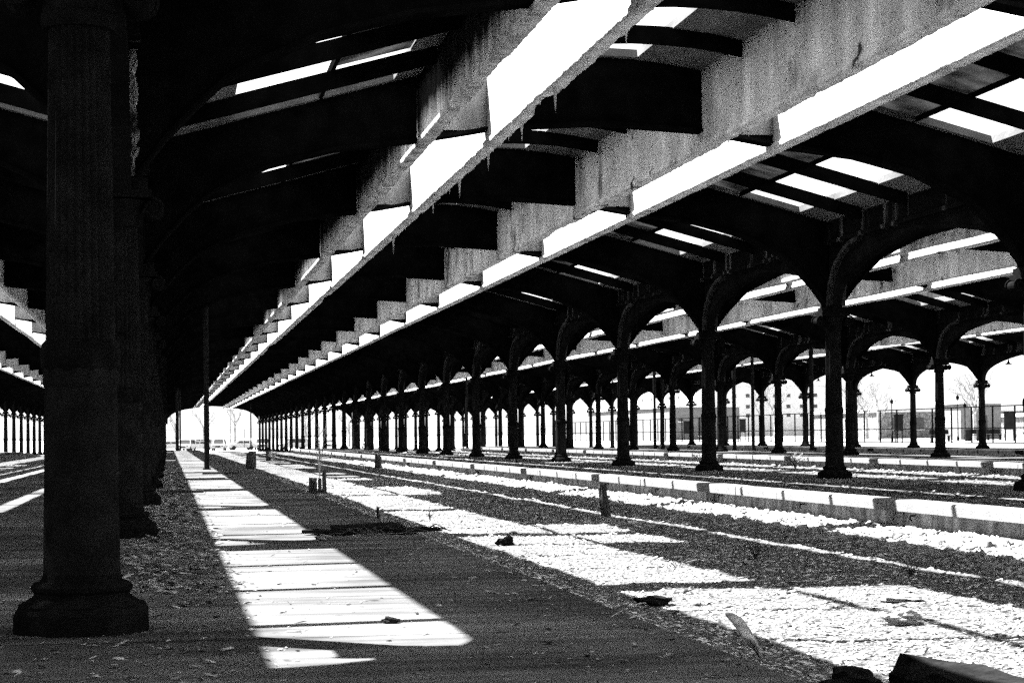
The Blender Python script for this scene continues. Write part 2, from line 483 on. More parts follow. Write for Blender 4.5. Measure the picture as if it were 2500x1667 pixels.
ORD = ['nearest', 'second', 'third', 'fourth', 'fifth', 'sixth', 'seventh', 'eighth', 'ninth', 'tenth', 'eleventh', 'twelfth', 'thirteenth', 'fourteenth', 'fifteenth',
       'sixteenth', 'seventeenth', 'eighteenth', 'nineteenth', 'twentieth', 'twenty-first', 'twenty-second', 'twenty-third', 'twenty-fourth', 'twenty-fifth',
       'twenty-sixth', 'twenty-seventh', 'twenty-eighth', 'twenty-ninth', 'thirtieth', 'thirty-first']
proto = column_proto()
first = True
START = {0: 6, 1: 0, 2: 1, 3: 4, 4: 7}
for ri, x in enumerate(ROWS):
    k0 = START[ri]
    for k in range(k0, NC):
        if first: o = proto; first = False
        else: o = copy_tree(proto)
        dz = .50+min(1, max(0, (Y0+k*S-176)/140))*.6 if Y0+k*S > PE else 0
        o.location = (x, Y0+k*S, -dz)
        if dz: o.scale = (1, 1, (3.62+dz)/3.62)
        n = k-k0
        if ri == 1 and k == 0: lab = 'huge black iron column filling the left foreground, with moulded base'
        elif n == 0: lab = 'fluted iron column nearest the camera '+ROWLAB[ri]
        elif k == NC-1: lab = 'fluted column at the far end, last '+ROWLAB[ri]
        else: lab = 'fluted column, '+ORD[n]+' from the camera '+ROWLAB[ri]
        tag(o, lab, 'column', 'cast iron columns of the train shed', 'thing')

PIER_LIT = mat('lit_pier_face', .15, .5, 9, .95, contrast=(6, .4, .6, .25, 1.5), bump=.8, bscale=20)
lc = MB(); lc.box(-.135, .135, -.175, -.105, 3.66, 5.25)  # added pale box with lumpy edge; pier's bounced light put into its colour
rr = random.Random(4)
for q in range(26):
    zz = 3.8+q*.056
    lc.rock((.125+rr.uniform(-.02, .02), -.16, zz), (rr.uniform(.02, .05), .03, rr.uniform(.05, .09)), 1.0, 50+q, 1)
lo = lc.build('lit_pier_face', PIER_LIT, None); lo.location = (0, 0, 0)
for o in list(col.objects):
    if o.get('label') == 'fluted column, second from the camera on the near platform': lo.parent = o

# ------------------------------------------------------------------ ground, track beds, platforms
def hash2(a, b, s): 
    v = np.sin(a*127.1+b*311.7+s*74.7)*43758.5453
    return v-np.floor(v)
def vnoise(x, y, s=0):
    xi = np.floor(x); yi = np.floor(y); xf = x-xi; yf = y-yi
    u = xf*xf*(3-2*xf); v = yf*yf*(3-2*yf)
    a = hash2(xi, yi, s); b = hash2(xi+1, yi, s); c = hash2(xi, yi+1, s); d = hash2(xi+1, yi+1, s)
    return a+(b-a)*u+(c-a)*v+(a-b-c+d)*u*v
def fbm(x, y, o=4, s=0):
    r = 0; a = .5
    for i in range(o): r = r+a*vnoise(x*2**i, y*2**i, s+i); a *= .5
    return r
PL, PR = XL-2.95, XL+2.95       # platform edges relative to a row: width 5.9
KERB_R = W-2.95-.0              # right-hand platform edge relative to the row on its left
def bed_z(x, y, xr):
    """height of the bed between the row at xr and the next"""
    e0 = xr+2.98; e1 = xr+W-3.75
    t0 = np.clip((x-e0)/1.3, 0, 1); t1 = np.clip((e1-x)/1.0, 0, 1)
    z = GZ+.30*(1-t0)**1.6*(xr < 0) + .10*(1-t0)*(xr >= 0)
    z = z+.05*(1-t1)
    z = z+.07*(fbm(x*.5, y*.5, 3, 3)-.45)+.05*(fbm(x*2.2, y*2.2, 3, 9)-.45)+.022*(fbm(x*9, y*9, 3, 5)-.45)
    return z
def grid(xs, ys, zf):
    X, Y = np.meshgrid(xs, ys); Z = zf(X, Y)
    V = np.stack([X.ravel(), Y.ravel(), Z.ravel()], 1)
    nx, ny = len(xs), len(ys)
    i = (np.arange(ny-1)[:, None]*nx+np.arange(nx-1)[None]).ravel()
    return V, np.stack([i, i+1, i+nx+1, i+nx], 1)
def ysamp(dense):
    a = [YS]
    y = 5.0 if dense else 30.
    while y < PE+9:
        a.append(y); y *= (1.0045 if dense else 1.02)
    return np.array(a)
bedlab = {-1: 0}
for i, xr in enumerate(ROWS[:-1]):
    if xr == XL: xs = np.arange(xr+2.90, xr+W-3.55, .055)
    else: xs = np.arange(xr+2.90, xr+W-3.55, .25)
    V, F = grid(xs, ysamp(xr == XL), lambda x, y: bed_z(x, y, xr))
    o = mesh_np('track_bed', V, F, M['gravel']); o.data.polygons.foreach_set('use_smooth', [True]*len(o.data.polygons))
    tag(o, kind='structure')
# platforms
KX = 3.62       # offset of the sunlit kerb left of the next row:  row - KX
def make_platform(i, x):
    root = empty('platform', (0, 0, 0)); tag(root, kind='structure')
    xl = x-KX; xr = x+2.95
    d = MB()
    d.box(xl+.28, xr, YS, PE, -.6, 0)
    d.build('platform_slab', M['platform'], root)
    c = MB(); y = YS+.0
    L_ = S/4
    k = 0
    while y < PE:
        yb = min(y+L_, PE)
        r = .035
        jx = random.uniform(-.008, .008); jz = random.uniform(-.004, .006)
        x0, x1 = xl-.06+jx, xl+.27
        z0, z1 = -.15, .012+jz
        poly = [(x1,z0),(x1,z1),(x0+r,z1),(x0+r*.3,z1-r*.3),(x0,z1-r),(x0,z0)]
        c.prism(poly, 'Y', y+.008, yb-.008)
        y = yb; k += 1
    c.build('kerb_coping', M['coping'] if i < 4 else M['darkrock'], root)  # outermost coping is near-black: its shade is put into the colour
    f = MB(); f.box(xl+.10, xl+.275, YS, PE-.01, -.62, -.152)
    f.build('kerb_face', M['kerbface'], root)
    h = MB()
    for k in range(-2, 40):
        y = Y0+k*S/2+1.3
        if y > 150 or y < 6: continue
        h.tube([(xl+.11, y, -.2), (xl+.02, y-.02, -.205), (xl, y-.03, -.25), (xl+.03, y-.03, -.275)], .012, 5)
    if h.v: h.build('iron_hooks', M['iron'], root)
    return root
for i, x in enumerate(ROWS+[]): make_platform(i, x)

def ground_z(x, y):
    z = np.full_like(x, -.66, dtype=float)
    z = np.where(x > 49, -.66+np.clip((x-49)/8, 0, 1)*.5+np.clip((x-60)/10, 0, 1)*.2, z)
    inside = (x > -33) & (x < 49)
    z = np.where(inside & (y > 165), np.where(y > 176, -.50-np.clip((y-176)/140, 0, 1)*.6, -.5), z)
    z = np.where(x < -33, -.7, z)
    return z
xs = np.unique(np.concatenate([np.linspace(-2500, -60, 12), np.linspace(-60, 110, 86), np.linspace(110, 2500, 14)]))
ys = np.unique(np.concatenate([np.linspace(-600, -50, 6), np.linspace(-50, 420, 118), np.linspace(420, 4000, 14)]))
V, F = grid(xs, ys, ground_z)
g = mesh_np('ground', V, F, M['ground']); tag(g, kind='structure')
M['ground'].node_tree.nodes['Principled BSDF'].inputs['Specular IOR Level'].default_value = 0

# ------------------------------------------------------------------ loose stuff
def chips(name, P, size, matl, flat=.45, elong=1.6):
    """P (n,3) centres -> little tilted irregular wedges"""
    n = len(P)
    base = np.array([(-1,-.6,-.5),(1,-.7,-.5),(.8,.7,-.5),(-.7,.6,-.5),(-.5,-.2,.6),(.5,.25,.5)])
    faces = np.array([(0,3,2),(0,2,1),(0,1,4),(1,5,4),(1,2,5),(2,3,5),(3,4,5),(3,0,4)])
    B = base[None]*(1+rng.uniform(-.35, .35, (n, 6, 3)))
    sc = size[:, None, None]*np.stack([rng.uniform(.7, elong, n), rng.uniform(.5, 1., n), np.full(n, flat)*rng.uniform(.5, 1.3, n)], 1)[:, None]
    B = B*sc
    a = rng.uniform(0, 6.28, n); t = rng.normal(0, .25, n)
    ca, sa = np.cos(a), np.sin(a)
    x = B[..., 0]*ca[:, None]-B[..., 1]*sa[:, None]; y = B[..., 0]*sa[:, None]+B[..., 1]*ca[:, None]
    z = B[..., 2]+x*t[:, None]
    V = np.stack([x, y, z], 2)+P[:, None]
    F = (faces[None]+(np.arange(n)*6)[:, None, None]).reshape(-1, 3)
    return mesh_np(name, V.reshape(-1, 3), F, matl)
def lograng(n, a, b): return a*(b/a)**rng.random(n)
# near bed
n = 90000
y = lograng(n, 5.5, 70); x = rng.uniform(2.56, 10.2, n)
keep = (x/y < .62) ; x, y = x[keep], y[keep]
sz = np.clip(rng.lognormal(-4.35, .5, len(x))*(1+y*.012), .008, .09)
z = bed_z(x, y, XL)
o = chips('ballast_stones', np.stack([x, y, z+sz*.12], 1), sz, M['chip'], .32, 1.9)
tag(o, 'loose ballast stones and wood chips over the near track bed', 'ballast', kind='stuff')
# coarse pale gravel along the kerb
n = 15000
y = lograng(n, 12, 110); x = 10.2-np.abs(rng.normal(0, .75, n)); x = np.clip(x, 8.2, 10.22)
sz = np.clip(rng.lognormal(-3.4, .4, n)*(1+y*.006), .015, .12)
o = chips('kerb_gravel', np.stack([x, y, bed_z(x, y, XL)+sz*.2], 1), sz, M['rock'], .8, 1.3)
tag(o, 'coarse pale gravel heaped along the foot of the sunlit kerb', 'gravel', kind='stuff')
# litter on the near platform
n = 3600
y = lograng(n, 6.5, 60)
side = rng.random(n)
x = np.where(side < .55, rng.normal(-.1, .45, n), np.where(side < .8, rng.uniform(-3.4, 2.5, n), 2.5-np.abs(rng.normal(0, .5, n))))
x = np.clip(x, -3.5, 2.52)
sz = np.clip(rng.lognormal(-4.8, .55, n), .003, .028)*(1+y*.008)
o = chips('platform_litter', np.stack([x, y, sz*.25+.002], 1), sz, M['leaf'], .35, 2.0)
tag(o, 'dry leaves and crumbs scattered over the near platform', 'litter', kind='stuff')
n = 4200
y = lograng(n, 13, 75); x = np.clip(rng.normal(-.02, .30, n)-.002*y, -3, .5)
sz = np.clip(rng.lognormal(-4.2, .5, n), .006, .045)*(1+y*.006)
o = chips('leaf_litter', np.stack([x, y, sz*.2+.002], 1), sz, M['leaf'], .3, 2.6)
tag(o, 'drift of dry leaves along the dark side of the sunlit strip', 'leaves', kind='stuff')
# litter on the next platform and other beds
n = 9000
y = lograng(n, 24, 130); x = rng.uniform(XL+W-3.3, XL+W+2.9, n)
sz = np.clip(rng.lognormal(-3.9, .4, n), .01, .06)*(1+y*.006)
o = chips('far_platform_litter', np.stack([x, y, sz*.25+.002], 1), sz, M['leaf'], .3, 2.2)
tag(o, 'litter and crumbs over the platform beyond the kerb', 'litter', kind='stuff')
n = 9000
y = lograng(n, 40, 170); x = rng.uniform(XL+W+2.9, XL+2*W-3.6, n)
sz = np.clip(rng.lognormal(-3.3, .4, n), .02, .12)
o = chips('second_bed_stones', np.stack([x, y, bed_z(x, y, XL+W)+sz*.2], 1), sz, M['rock'], .6, 1.6)
tag(o, 'pale stones over the second track bed between the arcades', 'ballast', kind='stuff')
n = 5000
y = lograng(n, 18, 120); x = rng.uniform(XL-W+2.9, XL-3.7, n)
sz = np.clip(rng.lognormal(-3.6, .4, n), .02, .1)
o = chips('left_bed_stones', np.stack([x, y, bed_z(x, y, XL-W)+sz*.2], 1), sz, M['chip'], .6, 1.6)
tag(o, 'stones and chips over the track bed left of the big column', 'ballast', kind='stuff')

def bz(x, y): return float(bed_z(np.array([float(x)]), np.array([float(y)]), XL)[0])
def single(name, mb, m, label, cat, group=None, smooth=False):
    o = mb.build(name, m, smooth=smooth); tag(o, label, cat, group); return o
# individual debris
def timber_stump(x, y, h, w, lean, label, nm='timber_stump', z=None, seed=0, n=1):
    rr = random.Random(seed); b = MB(); z = bz(x, y)-.08 if z is None else z
    for i in range(n):
        xx = x+(i-(n-1)/2)*w*.8+rr.uniform(-.02, .02); hh = h*(rr.uniform(.6, 1) if n > 1 else 1); ww = w*(.75 if n > 1 else 1)
        k = 9; ring = []
        for lvl, zz in enumerate((0, .3, .7, 1)):
            for j in range(k):
                t = 2*math.pi*j/k; r = ww/2*(1+.18*math.sin(3*t+i)+.1*rr.uniform(-1, 1))*(1.12-.15*zz)
                ring.append((xx+lean*zz*hh+r*math.cos(t), y+r*math.sin(t), z+hh*zz+(rr.uniform(-.12, .08)*hh if lvl == 3 else 0)))
        fs = [(l*k+j, l*k+(j+1) % k, (l+1)*k+(j+1) % k, (l+1)*k+j) for l in range(3) for j in range(k)]
        fs.append(tuple(3*k+j for j in range(k)))
        b.add(ring, fs)
    return single(nm, b, M['wood'], label, 'timber stump', 'broken timber stumps standing in the track bed')
timber_stump(7.55, 34.2, .62, .15, -.12, 'leaning weathered timber stump in front of the sunlit kerb', seed=1)
timber_stump(8.9, 86, .66, .27, 0, 'distant upright timber stump with pale cut top near the kerb', seed=2)
timber_stump(2.75, 68, .55, .30, .05, 'thick dark stump at the platform edge beyond the steel pole', z=-.05, seed=3)
timber_stump(2.86, 39, .46, .10, .0, 'cluster of split upright timbers at the platform edge', nm='split_timbers', z=-.1, seed=4, n=4)
timber_stump(3.25, 31.4, .30, .045, -.05, 'thin splintered stake beside the near platform edge', nm='splintered_stake', seed=5)
timber_stump(5.9, 120, .7, .28, .0, 'small dark stump far along the track bed', seed=8)

def rubble(x, y, r, label, seed, m='darkrock', z=None, sq=.6):
    b = MB(); z = bz(x, y) if z is None else z
    b.rock((x, y, z+r[2]*sq*.6), r, sq, seed, 3)
    return single('concrete_rubble', b, M[m], label, 'rubble', 'lumps of broken concrete lying about')
rubble(3.58, 10.25, (.17, .15, .15), 'rough dark concrete lump beside the fallen beam, bottom right', 1)
rubble(4.28, 25.6, (.11, .1, .12), 'small dark stone at the lower edge of the second sunlit gravel patch', 2)
rubble(3.95, 16.2, (.13, .09, .08), 'dark rock at the near corner of the third sunlit gravel patch', 3)
rubble(5.25, 13.9, (.15, .08, .10), 'pale broken block on the sunlit gravel, right of the fallen beam', 4, 'rock')
rubble(5.95, 12.9, (.14, .1, .15), 'small pale stone in shade right of the sunlit gravel', 5, 'rock')
rubble(1.47, 19.4, (.07, .05, .06), 'white chip on the platform at the top of the sunlit strip', 6, 'coping', z=0)
rubble(1.17, 10.7, (.05, .04, .035), 'small dark clod on the nearest sunlit part of the platform', 7, z=0)
rubble(6.0, 15.9, (.20, .10, .05), 'flat pale flake in the shaded ballast', 8, 'rock')
# fallen beam, bottom right
b = MB(); 
prof = [(-.19,-.30),(-.20,.04),(-.18,.10),(-.12,.13),(.10,.13),(.17,.08),(.20,-.02),(.20,-.30)]
nseg = 26; ring = []
rr = random.Random(3)
for i in range(nseg):
    t = i/(nseg-1); cx = 3.98+.16*t; cy = 10.25-4.6*t
    for (dx, dz) in prof:
        ring.append((cx+dx+rr.uniform(-.012, .012), cy+dx*.16, -.34+dz+rr.uniform(-.012, .012)*(1 if i else 3)))
k = len(prof)
b.add(ring, [(i*k+j, i*k+(j+1) % k, (i+1)*k+(j+1) % k, (i+1)*k+j) for i in range(nseg-1) for j in range(k)]+[tuple(range(k)), tuple((nseg-1)*k+j for j in range(k))])
single('fallen_beam', b, M['darkrock'], 'dark fallen concrete beam at the bottom right corner', 'beam', smooth=False)
# broken pipe shell
b = MB(); vs = []; n1, n2 = 12, 8
for i in range(n1):
    t = i/(n1-1)
    for j in range(n2):
        a = -.2+2.3*j/(n2-1); r = .085*(1-.45*t)
        px = 2.76-.06*t; py = 9.5-.5*t; pz = .01-.03*t*t
        vs.append((px+r*math.sin(a)-.05, py+.05*math.cos(a), pz+r*math.cos(a)*1.1))
b.add(vs, [(i*n2+j, i*n2+j+1, (i+1)*n2+j+1, (i+1)*n2+j) for i in range(n1-1) for j in range(n2-1)])
o = single('broken_pipe', b, M['kerbface'], 'curved broken pipe shell lying at the near platform edge', 'pipe', smooth=True)
sm = o.modifiers.new('s', 'SOLIDIFY'); sm.thickness = .012
# fallen slab and debris on platform edge
b = MB()
b.obox((2.05, 20.9, .05), (.70, .50, .04), .12, .05, -.03)
b.obox((1.62, 20.5, .03), (.5, .3, .03), -.4, 0, .04)
b.obox((2.45, 20.4, .04), (.55, .25, .03), .5, .03, 0)
single('fallen_board', b, M['darkrock'], 'dark fallen boards on the platform right of the sunlit strip', 'boards')
b = MB()
for q in range(26):
    cx, cy = rng.uniform(1.45, 2.6), rng.uniform(20.1, 20.6); a = rng.uniform(-.6, .6); L_ = rng.uniform(.1, .35)
    b.tube([(cx, cy, .02), (cx+L_*math.cos(a)*.5, cy+L_*math.sin(a)*.5, .02+rng.uniform(.01, .07)), (cx+L_*math.cos(a), cy+L_*math.sin(a), .02)], .006, 4)
tag(single('twig_heap', b, M['wood'], 'heap of sticks in front of the fallen boards', 'sticks'), kind='stuff')
# planks lying across the platform
for (x0, x1, y, lab) in ((-.15, .62, 36.2, 'pale plank lying across the platform left of the sunlit strip'), (.5, 1.1, 36.9, 'dark plank on the sunlit strip beyond the pale plank'),
                         (.35, 1.3, 47.0, 'thin bent rod across the sunlit strip'), (.9, 1.9, 54.5, 'dark board on the platform this side of the steel pole')):
    b = MB(); b.obox(((x0+x1)/2, y, .05), (x1-x0, .12, .05), .03)
    single('plank', b, M['wood'], lab, 'plank', 'planks on the near platform')

# weeds, sapling
def twigs(x, y, n, h, spread, label, name, m='twig', z=None, thick=.004, seed=0, curl=.5, parts=None, group='weeds in the track bed', cat='weed'):
    rr = random.Random(seed); b = MB(); z = bz(x, y) if z is None else z
    for i in range(n):
        a = rr.uniform(0, 6.28); s = rr.uniform(.3, 1)*spread; hh = h*rr.uniform(.5, 1)
        pts = [(x, y, z-.02)]
        for q in (.35, .7, 1.):
            pts.append((x+s*q**1.6*math.cos(a)+rr.uniform(-.01, .01), y+s*q**1.6*math.sin(a), z+hh*(q-curl*q**3*.5)))
        b.tube(pts, [thick, thick*.9, thick*.7, thick*.4], 4)
        for _ in range(5):
            q = rr.uniform(.35, 1); px, py, pz = x+s*q**1.6*math.cos(a), y+s*q**1.6*math.sin(a), z+hh*(q-curl*q**3*.5)
            b.tube([(px, py, pz), (px+rr.uniform(-.3, .3)*hh*.5, py+rr.uniform(-.3, .3)*hh*.5, pz+rr.uniform(.02, .3)*hh*.6)], [thick*.6, thick*.3], 3)
    o = b.build(name, M[m]); tag(o, label, cat, group); return o
twigs(5.25, 20.4, 6, .25, .55, 'dry arching stalks at the top of the third sunlit patch', 'dry_weed', seed=1, curl=.9)
twigs(6.45, 21.6, 22, .30, .16, 'dark bushy weed between the rails, midway up the right', 'bushy_weed', m='wood', seed=2)
twigs(7.0, 18.3, 16, .22, .18, 'low dark weed crossing the thin line of light', 'bushy_weed', m='wood', seed=3)
twigs(9.9, 18.6, 9, .30, .25, 'pale dry weed against the kerb at the right edge', 'dry_weed', seed=4)
twigs(8.0, 40, 14, .35, .2, 'thin weeds against the kerb behind the leaning stump', 'dry_weed', seed=5, thick=.006)
twigs(6.6, 41, 10, .22, .2, 'sparse stalks on the gravel left of the leaning stump', 'dry_weed', seed=6, thick=.006)
twigs(4.3, 33.2, 8, .3, .1, 'upright stalks on the second sunlit patch', 'dry_weed', seed=7, thick=.006)
twigs(5.2, 70, 9, 2.0, .35, 'bare spindly sapling rising from the track bed', 'bare_sapling', m='bark', seed=8, thick=.016, curl=.1, cat='sapling', group=None)
twigs(6.1, 118, 12, .9, .5, 'twisted bare shrub far along the near track bed', 'bare_shrub', m='bark', seed=9, thick=.03, cat='shrub', group=None)
twigs(20.3, 75, 16, .9, .5, 'bare shrub on the second track bed, right of the second column', 'bare_shrub', m='bark', seed=10, thick=.02, z=-.4, cat='shrub', group=None)
twigs(23.4, 73, 16, .8, .5, 'bare shrub by the second kerb, centre right', 'bare_shrub', m='bark', seed=11, thick=.02, z=-.4, cat='shrub', group=None)
twigs(-6.2, 62, 8, .9, .5, 'pale bent stalk with loops left of the big column', 'bent_stalk', m='twig', seed=12, thick=.015, z=-.4, cat='weed', group=None)

# steel posts
def post(x, y, r, z1, lab, z0=0., light=False):
    b = MB(); b.lathe([(r, z0-.05), (r, z1)], 12, x, y); b.lathe([(r*1.5, z0-.04), (r*1.5, z0+.05)], 12, x, y)
    o = b.build('steel_post', M['steelpost']); tag(o, lab, 'post', 'steel posts propping the slot walls'); return o
post(1.2, 64.0, .085, 5.95, 'dark steel post standing alone on the near platform')
post(.72, 160, .13, 5.4, 'thick far steel post left of the alone post')
post(.98, 166, .07, 5.4, 'thin far steel post close beside the thick one')
post(10.6, 262, .09, 5.4, 'hair-thin steel post under the right of the end arch')
post(35.3, 107, .13, 6.3, 'tall grey steel post between the two largest right columns', light=True)
post(31.7, 110, .11, 6.1, 'tall steel post right of the second column from the right')
post(33.4, 112, .10, 6.2, 'slim steel post beside the second row column')
post(31.0, 126, .10, 6.1, 'steel post seen under the third arch of the outer row')
post(29.9, 119.5, .11, 6.0, 'steel post left of the third near column')
post(23.2, 156, .09, 6.0, 'slender steel post in the crowded middle columns')

# pendant lamps under the outer arcade
lampz = 4.62
def lamp():
    root = empty('pendant_lamp')
    s = MB(); s.lathe([(.20,0),(.19,.015),(.07,.09),(.04,.16),(.03,.24),(0.02,.26)], 16); sh = s.build('lamp_shade', M['iron'], root)
    r = MB(); r.lathe([(.012,.24),(.012,.62)], 6); rod = r.build('lamp_rod', M['iron'], root)
    reg(root, sh, rod); return root
lp = lamp()
for i, (y, lab) in enumerate(((97.6, 'dark pendant lamp hanging in the rightmost arch'), (118.0, 'dark pendant lamp in the arch second from the right'), (128.3, 'dark pendant lamp in the third arch from the right edge'))):
    o = lp if i == 0 else copy_tree(lp)
    o.location = (XL+3*W, y, 4.36); tag(o, lab, 'lamp', 'pendant lamps under the outer arcade')

# ------------------------------------------------------------------ fence
def make_fence(name, pts, h, spacing, label, z=-.25, r=.075):
    root = empty(name); tag(root, label, 'fence')
    (xa, ya), (xb, yb) = pts; L_ = math.hypot(xb-xa, yb-ya); n = int(L_/spacing)
    for i in range(n+1):
        t = i/n; x, y = xa+(xb-xa)*t, ya+(yb-ya)*t
        b = MB(); b.lathe([(r, z-.1), (r, z+h)], 6, x, y); b.build('fence_post', M['fence'], root)
    for hz in (.22, h*.45, h):
        b = MB(); b.tube([(xa, ya, z+hz), (xb, yb, z+hz)], r*.65, 5); b.build('fence_rail', M['fence'], root)
    w = MB()
    return root
make_fence('chain_link_fence', ((64, 128), (64, 330)), 3.1, 4.15, 'tall dark post and rail fence beyond the outermost columns')
make_fence('end_fence', ((-40, 322), (64, 322)), 3.2, 12, 'pale fence across the far end behind the end arch', z=-.9, r=.035)

# ------------------------------------------------------------------ buildings and things beyond the fence
def building(label, x0, x1, y0, y1, z0, z1, m, wins, roof=None):
    root = empty('brick_building'); tag(root, label, 'building', 'buildings beyond the fence')
    b = MB(); b.box(x0, x1, y0, y1, z0-1, z1); b.build('wall', m, root)
    r = MB(); r.box(x0-.3, x1+.3, y0-.3, y1+.3, z1, z1+.35); r.build('roof', M['plaster'], root)
    for (a, b_, c, d, face) in wins:
        w = MB(); f = MB()
        if face == 'x':   # on the wall facing -X
            w.box(x0-.06, x0+.05, a, b_, c, d); f.box(x0-.12, x0+.04, a-.12, b_+.12, c-.14, c)
        else:
            w.box(a, b_, y0-.06, y0+.05, c, d); f.box(a-.12, b_+.12, y0-.12, y0+.04, c-.14, c)
        wo = w.build('window', M['window'], root); f.build('sill', M['plaster'], wo)
    return root
building('long low grey building behind the fence, seen between the middle columns', 68, 78, 268, 322, 0, 4.5, M['brick'],
         [(72.1, 72.9, .6, 3.0, 'y'), (69.3, 69.9, 2.6, 2.9, 'y')])
building('white apartment block with small windows far behind the arches', 118, 150, 440, 520, 0, 11.5, M['plaster'],
         [(120+dx*3.2, 120.9+dx*3.2, z, z+.8, 'y') for dx in range(9) for z in (4.4, 6.4, 8.9)]+[(446+q*9, 448+q*9, z, z+.8, 'x') for q in range(8) for z in (4.4, 6.6, 8.9)])
building('pale stone house with arched dark windows behind the lawn', 86.5, 110, 236, 262, 0, 3.3, M['brickpale'],
         [(88.2, 89.2, 1.2, 2.6, 'y'), (91.3, 92.3, 1.2, 2.6, 'y'), (94.6, 95.4, 1.0, 2.9, 'y'), (240, 241.5, 1.1, 2.6, 'x'), (247, 248.5, 1.1, 2.6, 'x'), (254, 255.5, 1.1, 2.6, 'x')])
building('flat dark grey pavilion right of the outer column', 78.2, 82.5, 190, 196, 0, 3.6, M['brick'], [(80.4, 81.0, 1.0, 2.4, 'y')])
building('wide pale shed on the skyline at the right edge', 92, 130, 205, 215, 0, 2.4, M['brickpale'], [(94+q*4, 95.5+q*4, 1.0, 1.7, 'y') for q in range(8)])

def board(x, y, w, z0, z1, label):
    root = empty('notice_board', (x, y, 0)); tag(root, label, 'notice board', 'dark notice boards on the lawn')
    b = MB(); b.box(-w/2, w/2, -.08, .08, z0, z1); b.build('board_panel', M['board'], root)
    c = MB(); c.box(-w/2-.05, w/2+.05, -.14, .14, z1, z1+.10); c.build('board_cap', M['board'], root)
    for s in (-1, 1):
        l = MB(); l.box(s*w*.4-.05, s*w*.4+.05, -.05, .05, -.35, z0+.002); l.build('leg', M['board'], root)
board(62.0+4.0, 175, .85, 1.0, 2.4, 'dark notice board beside the lamp post, left of an outer column')
board(70.2, 160, .95, 1.0, 2.45, 'tall dark notice board near the right edge')
board(67.6, 231, .75, 1.0, 2.5, 'narrow dark board behind the fence, centre right')
board(68.6, 261, .9, .9, 2.5, 'dark square board farthest along the fence')
def lamp_post(x, y, h, label):
    root = empty('lamp_post', (x, y, 0)); tag(root, label, 'lamp post', 'lamp posts on the lawn')
    p = MB(); p.lathe([(.12,-.3),(.12,.3),(.055,.5),(.045,h-.4)], 8); p.build('pole', M['fence'], root)
    q = MB(); q.lathe([(.05,h-.4),(.14,h-.33),(.17,h-.1),(.05,h),(.02,h+.1)], 8); q.build('lantern', M['fence'], root)
lamp_post(66.5, 178, 3.9, 'lamp post left of the outermost right columns')
lamp_post(69.7, 170, 4.1, 'lamp post above the dark pavilion')
lamp_post(77.0, 186, 3.6, 'lamp post at right beyond the fence')
def sign(x, y, label):
    root = empty('road_sign', (x, y, 0)); tag(root, label, 'sign')
    b = MB(); b.box(-.22, .22, -.02, .02, 2.0, 2.5); b.build('sign_plate', M['signw'], root)
    p = MB(); p.lathe([(.03,-.3),(.03,2.0)], 6); p.build('sign_pole', M['signw'], root)
sign(76.5, 188, 'small white sign on a pole before the dark pavilion')
def bench(x, y, label):
    root = empty('park_bench', (x, y, 0)); tag(root, label, 'bench', 'benches on the lawn')
    s = MB(); s.box(-.9, .9, -.22, .22, .50, .56); s.build('seat', M['board'], root)
    b = MB(); b.obox((0, .26, .85), (1.8, .05, .42), 0, -.2); b.build('backrest', M['board'], root)
    for sx in (-.8, .8):
        l = MB(); l.box(sx-.04, sx+.04, -.2, .2, -.1, .497); l.build('leg', M['board'], root)
bench(67.2, 168, 'bench under the outer arch right of the lamp post')
bench(72.6, 172, 'bench left of the waste bins')
bench(75.5, 176, 'bench behind the outermost right column')
def bin_(x, y, label):
    root = empty('waste_bin', (x, y, 0)); tag(root, label, 'bin', 'waste bins on the lawn')
    b = MB(); b.lathe([(.30,-.1),(.33,1.0)], 12); b.build('bin_body', M['board'], root)
    c = MB(); c.lathe([(.36,1.0),(.30,1.08),(.05,1.12)], 12); c.build('bin_lid', M['board'], root)
bin_(70.1, 166, 'round dark waste bin behind the outermost column')
bin_(69.2, 166.5, 'second dark waste bin, half hidden by the outermost column')

# bare trees
def tree(x, y, h, label, seed, z=0.0, leafy=False):
    rr = random.Random(seed); root = empty('bare_tree', (x, y, z)); tag(root, label, 'tree', 'bare winter trees outside the shed')
    t = MB(); t.tube([(0,0,-.4),(.05,0,h*.2),(-.05,.05,h*.42)], [h*.028, h*.022, h*.016], 8); t.build('trunk', M['bark'], root)
    c = MB()
    def br(p, d, L_, r, lv):
        q = p+d*L_*.5+Vector((rr.uniform(-.08,.08),rr.uniform(-.08,.08),rr.uniform(-.02,.08)))*L_
        e = p+d*L_
        c.tube([p, q, e], [r, r*.75, r*.5], 5 if lv < 2 else 3, cap=False)
        if lv < 4:
            for _ in range(rr.choice((3, 4)) if lv < 3 else 3):
                nd = (d+Vector((rr.uniform(-1,1),rr.uniform(-1,1),rr.uniform(-.35,.75)))*.75).normalized()
                br(p+d*L_*rr.uniform(.45, 1), nd, L_*rr.uniform(.5, .75), r*.5, lv+1)
    for _ in range(5):
        a = rr.uniform(0, 6.28)
        br(Vector((0,0,h*rr.uniform(.25, .42))), Vector((math.cos(a)*.6, math.sin(a)*.6, 1)).normalized(), h*.27, h*.011, 0)
    c.build('crown', M['bark'], root)
tree(77.8, 220, 9, 'bare tree behind the outer column, left of the lamp post', 1)
tree(76.3, 182, 8, 'bare tree near the right edge beyond the fence', 2)
tree(69.6, 190, 7, 'pale bare tree between two outer columns', 3)
tree(82, 228, 8, 'bare tree before the pale stone house', 4)
tree(86, 205, 9, 'tall bare tree left of the flat pavilion', 5)
tree(100, 330, 12, 'tall bare tree in front of the white apartment block', 6)
tree(93, 300, 9, 'bare tree behind the long grey building', 7)
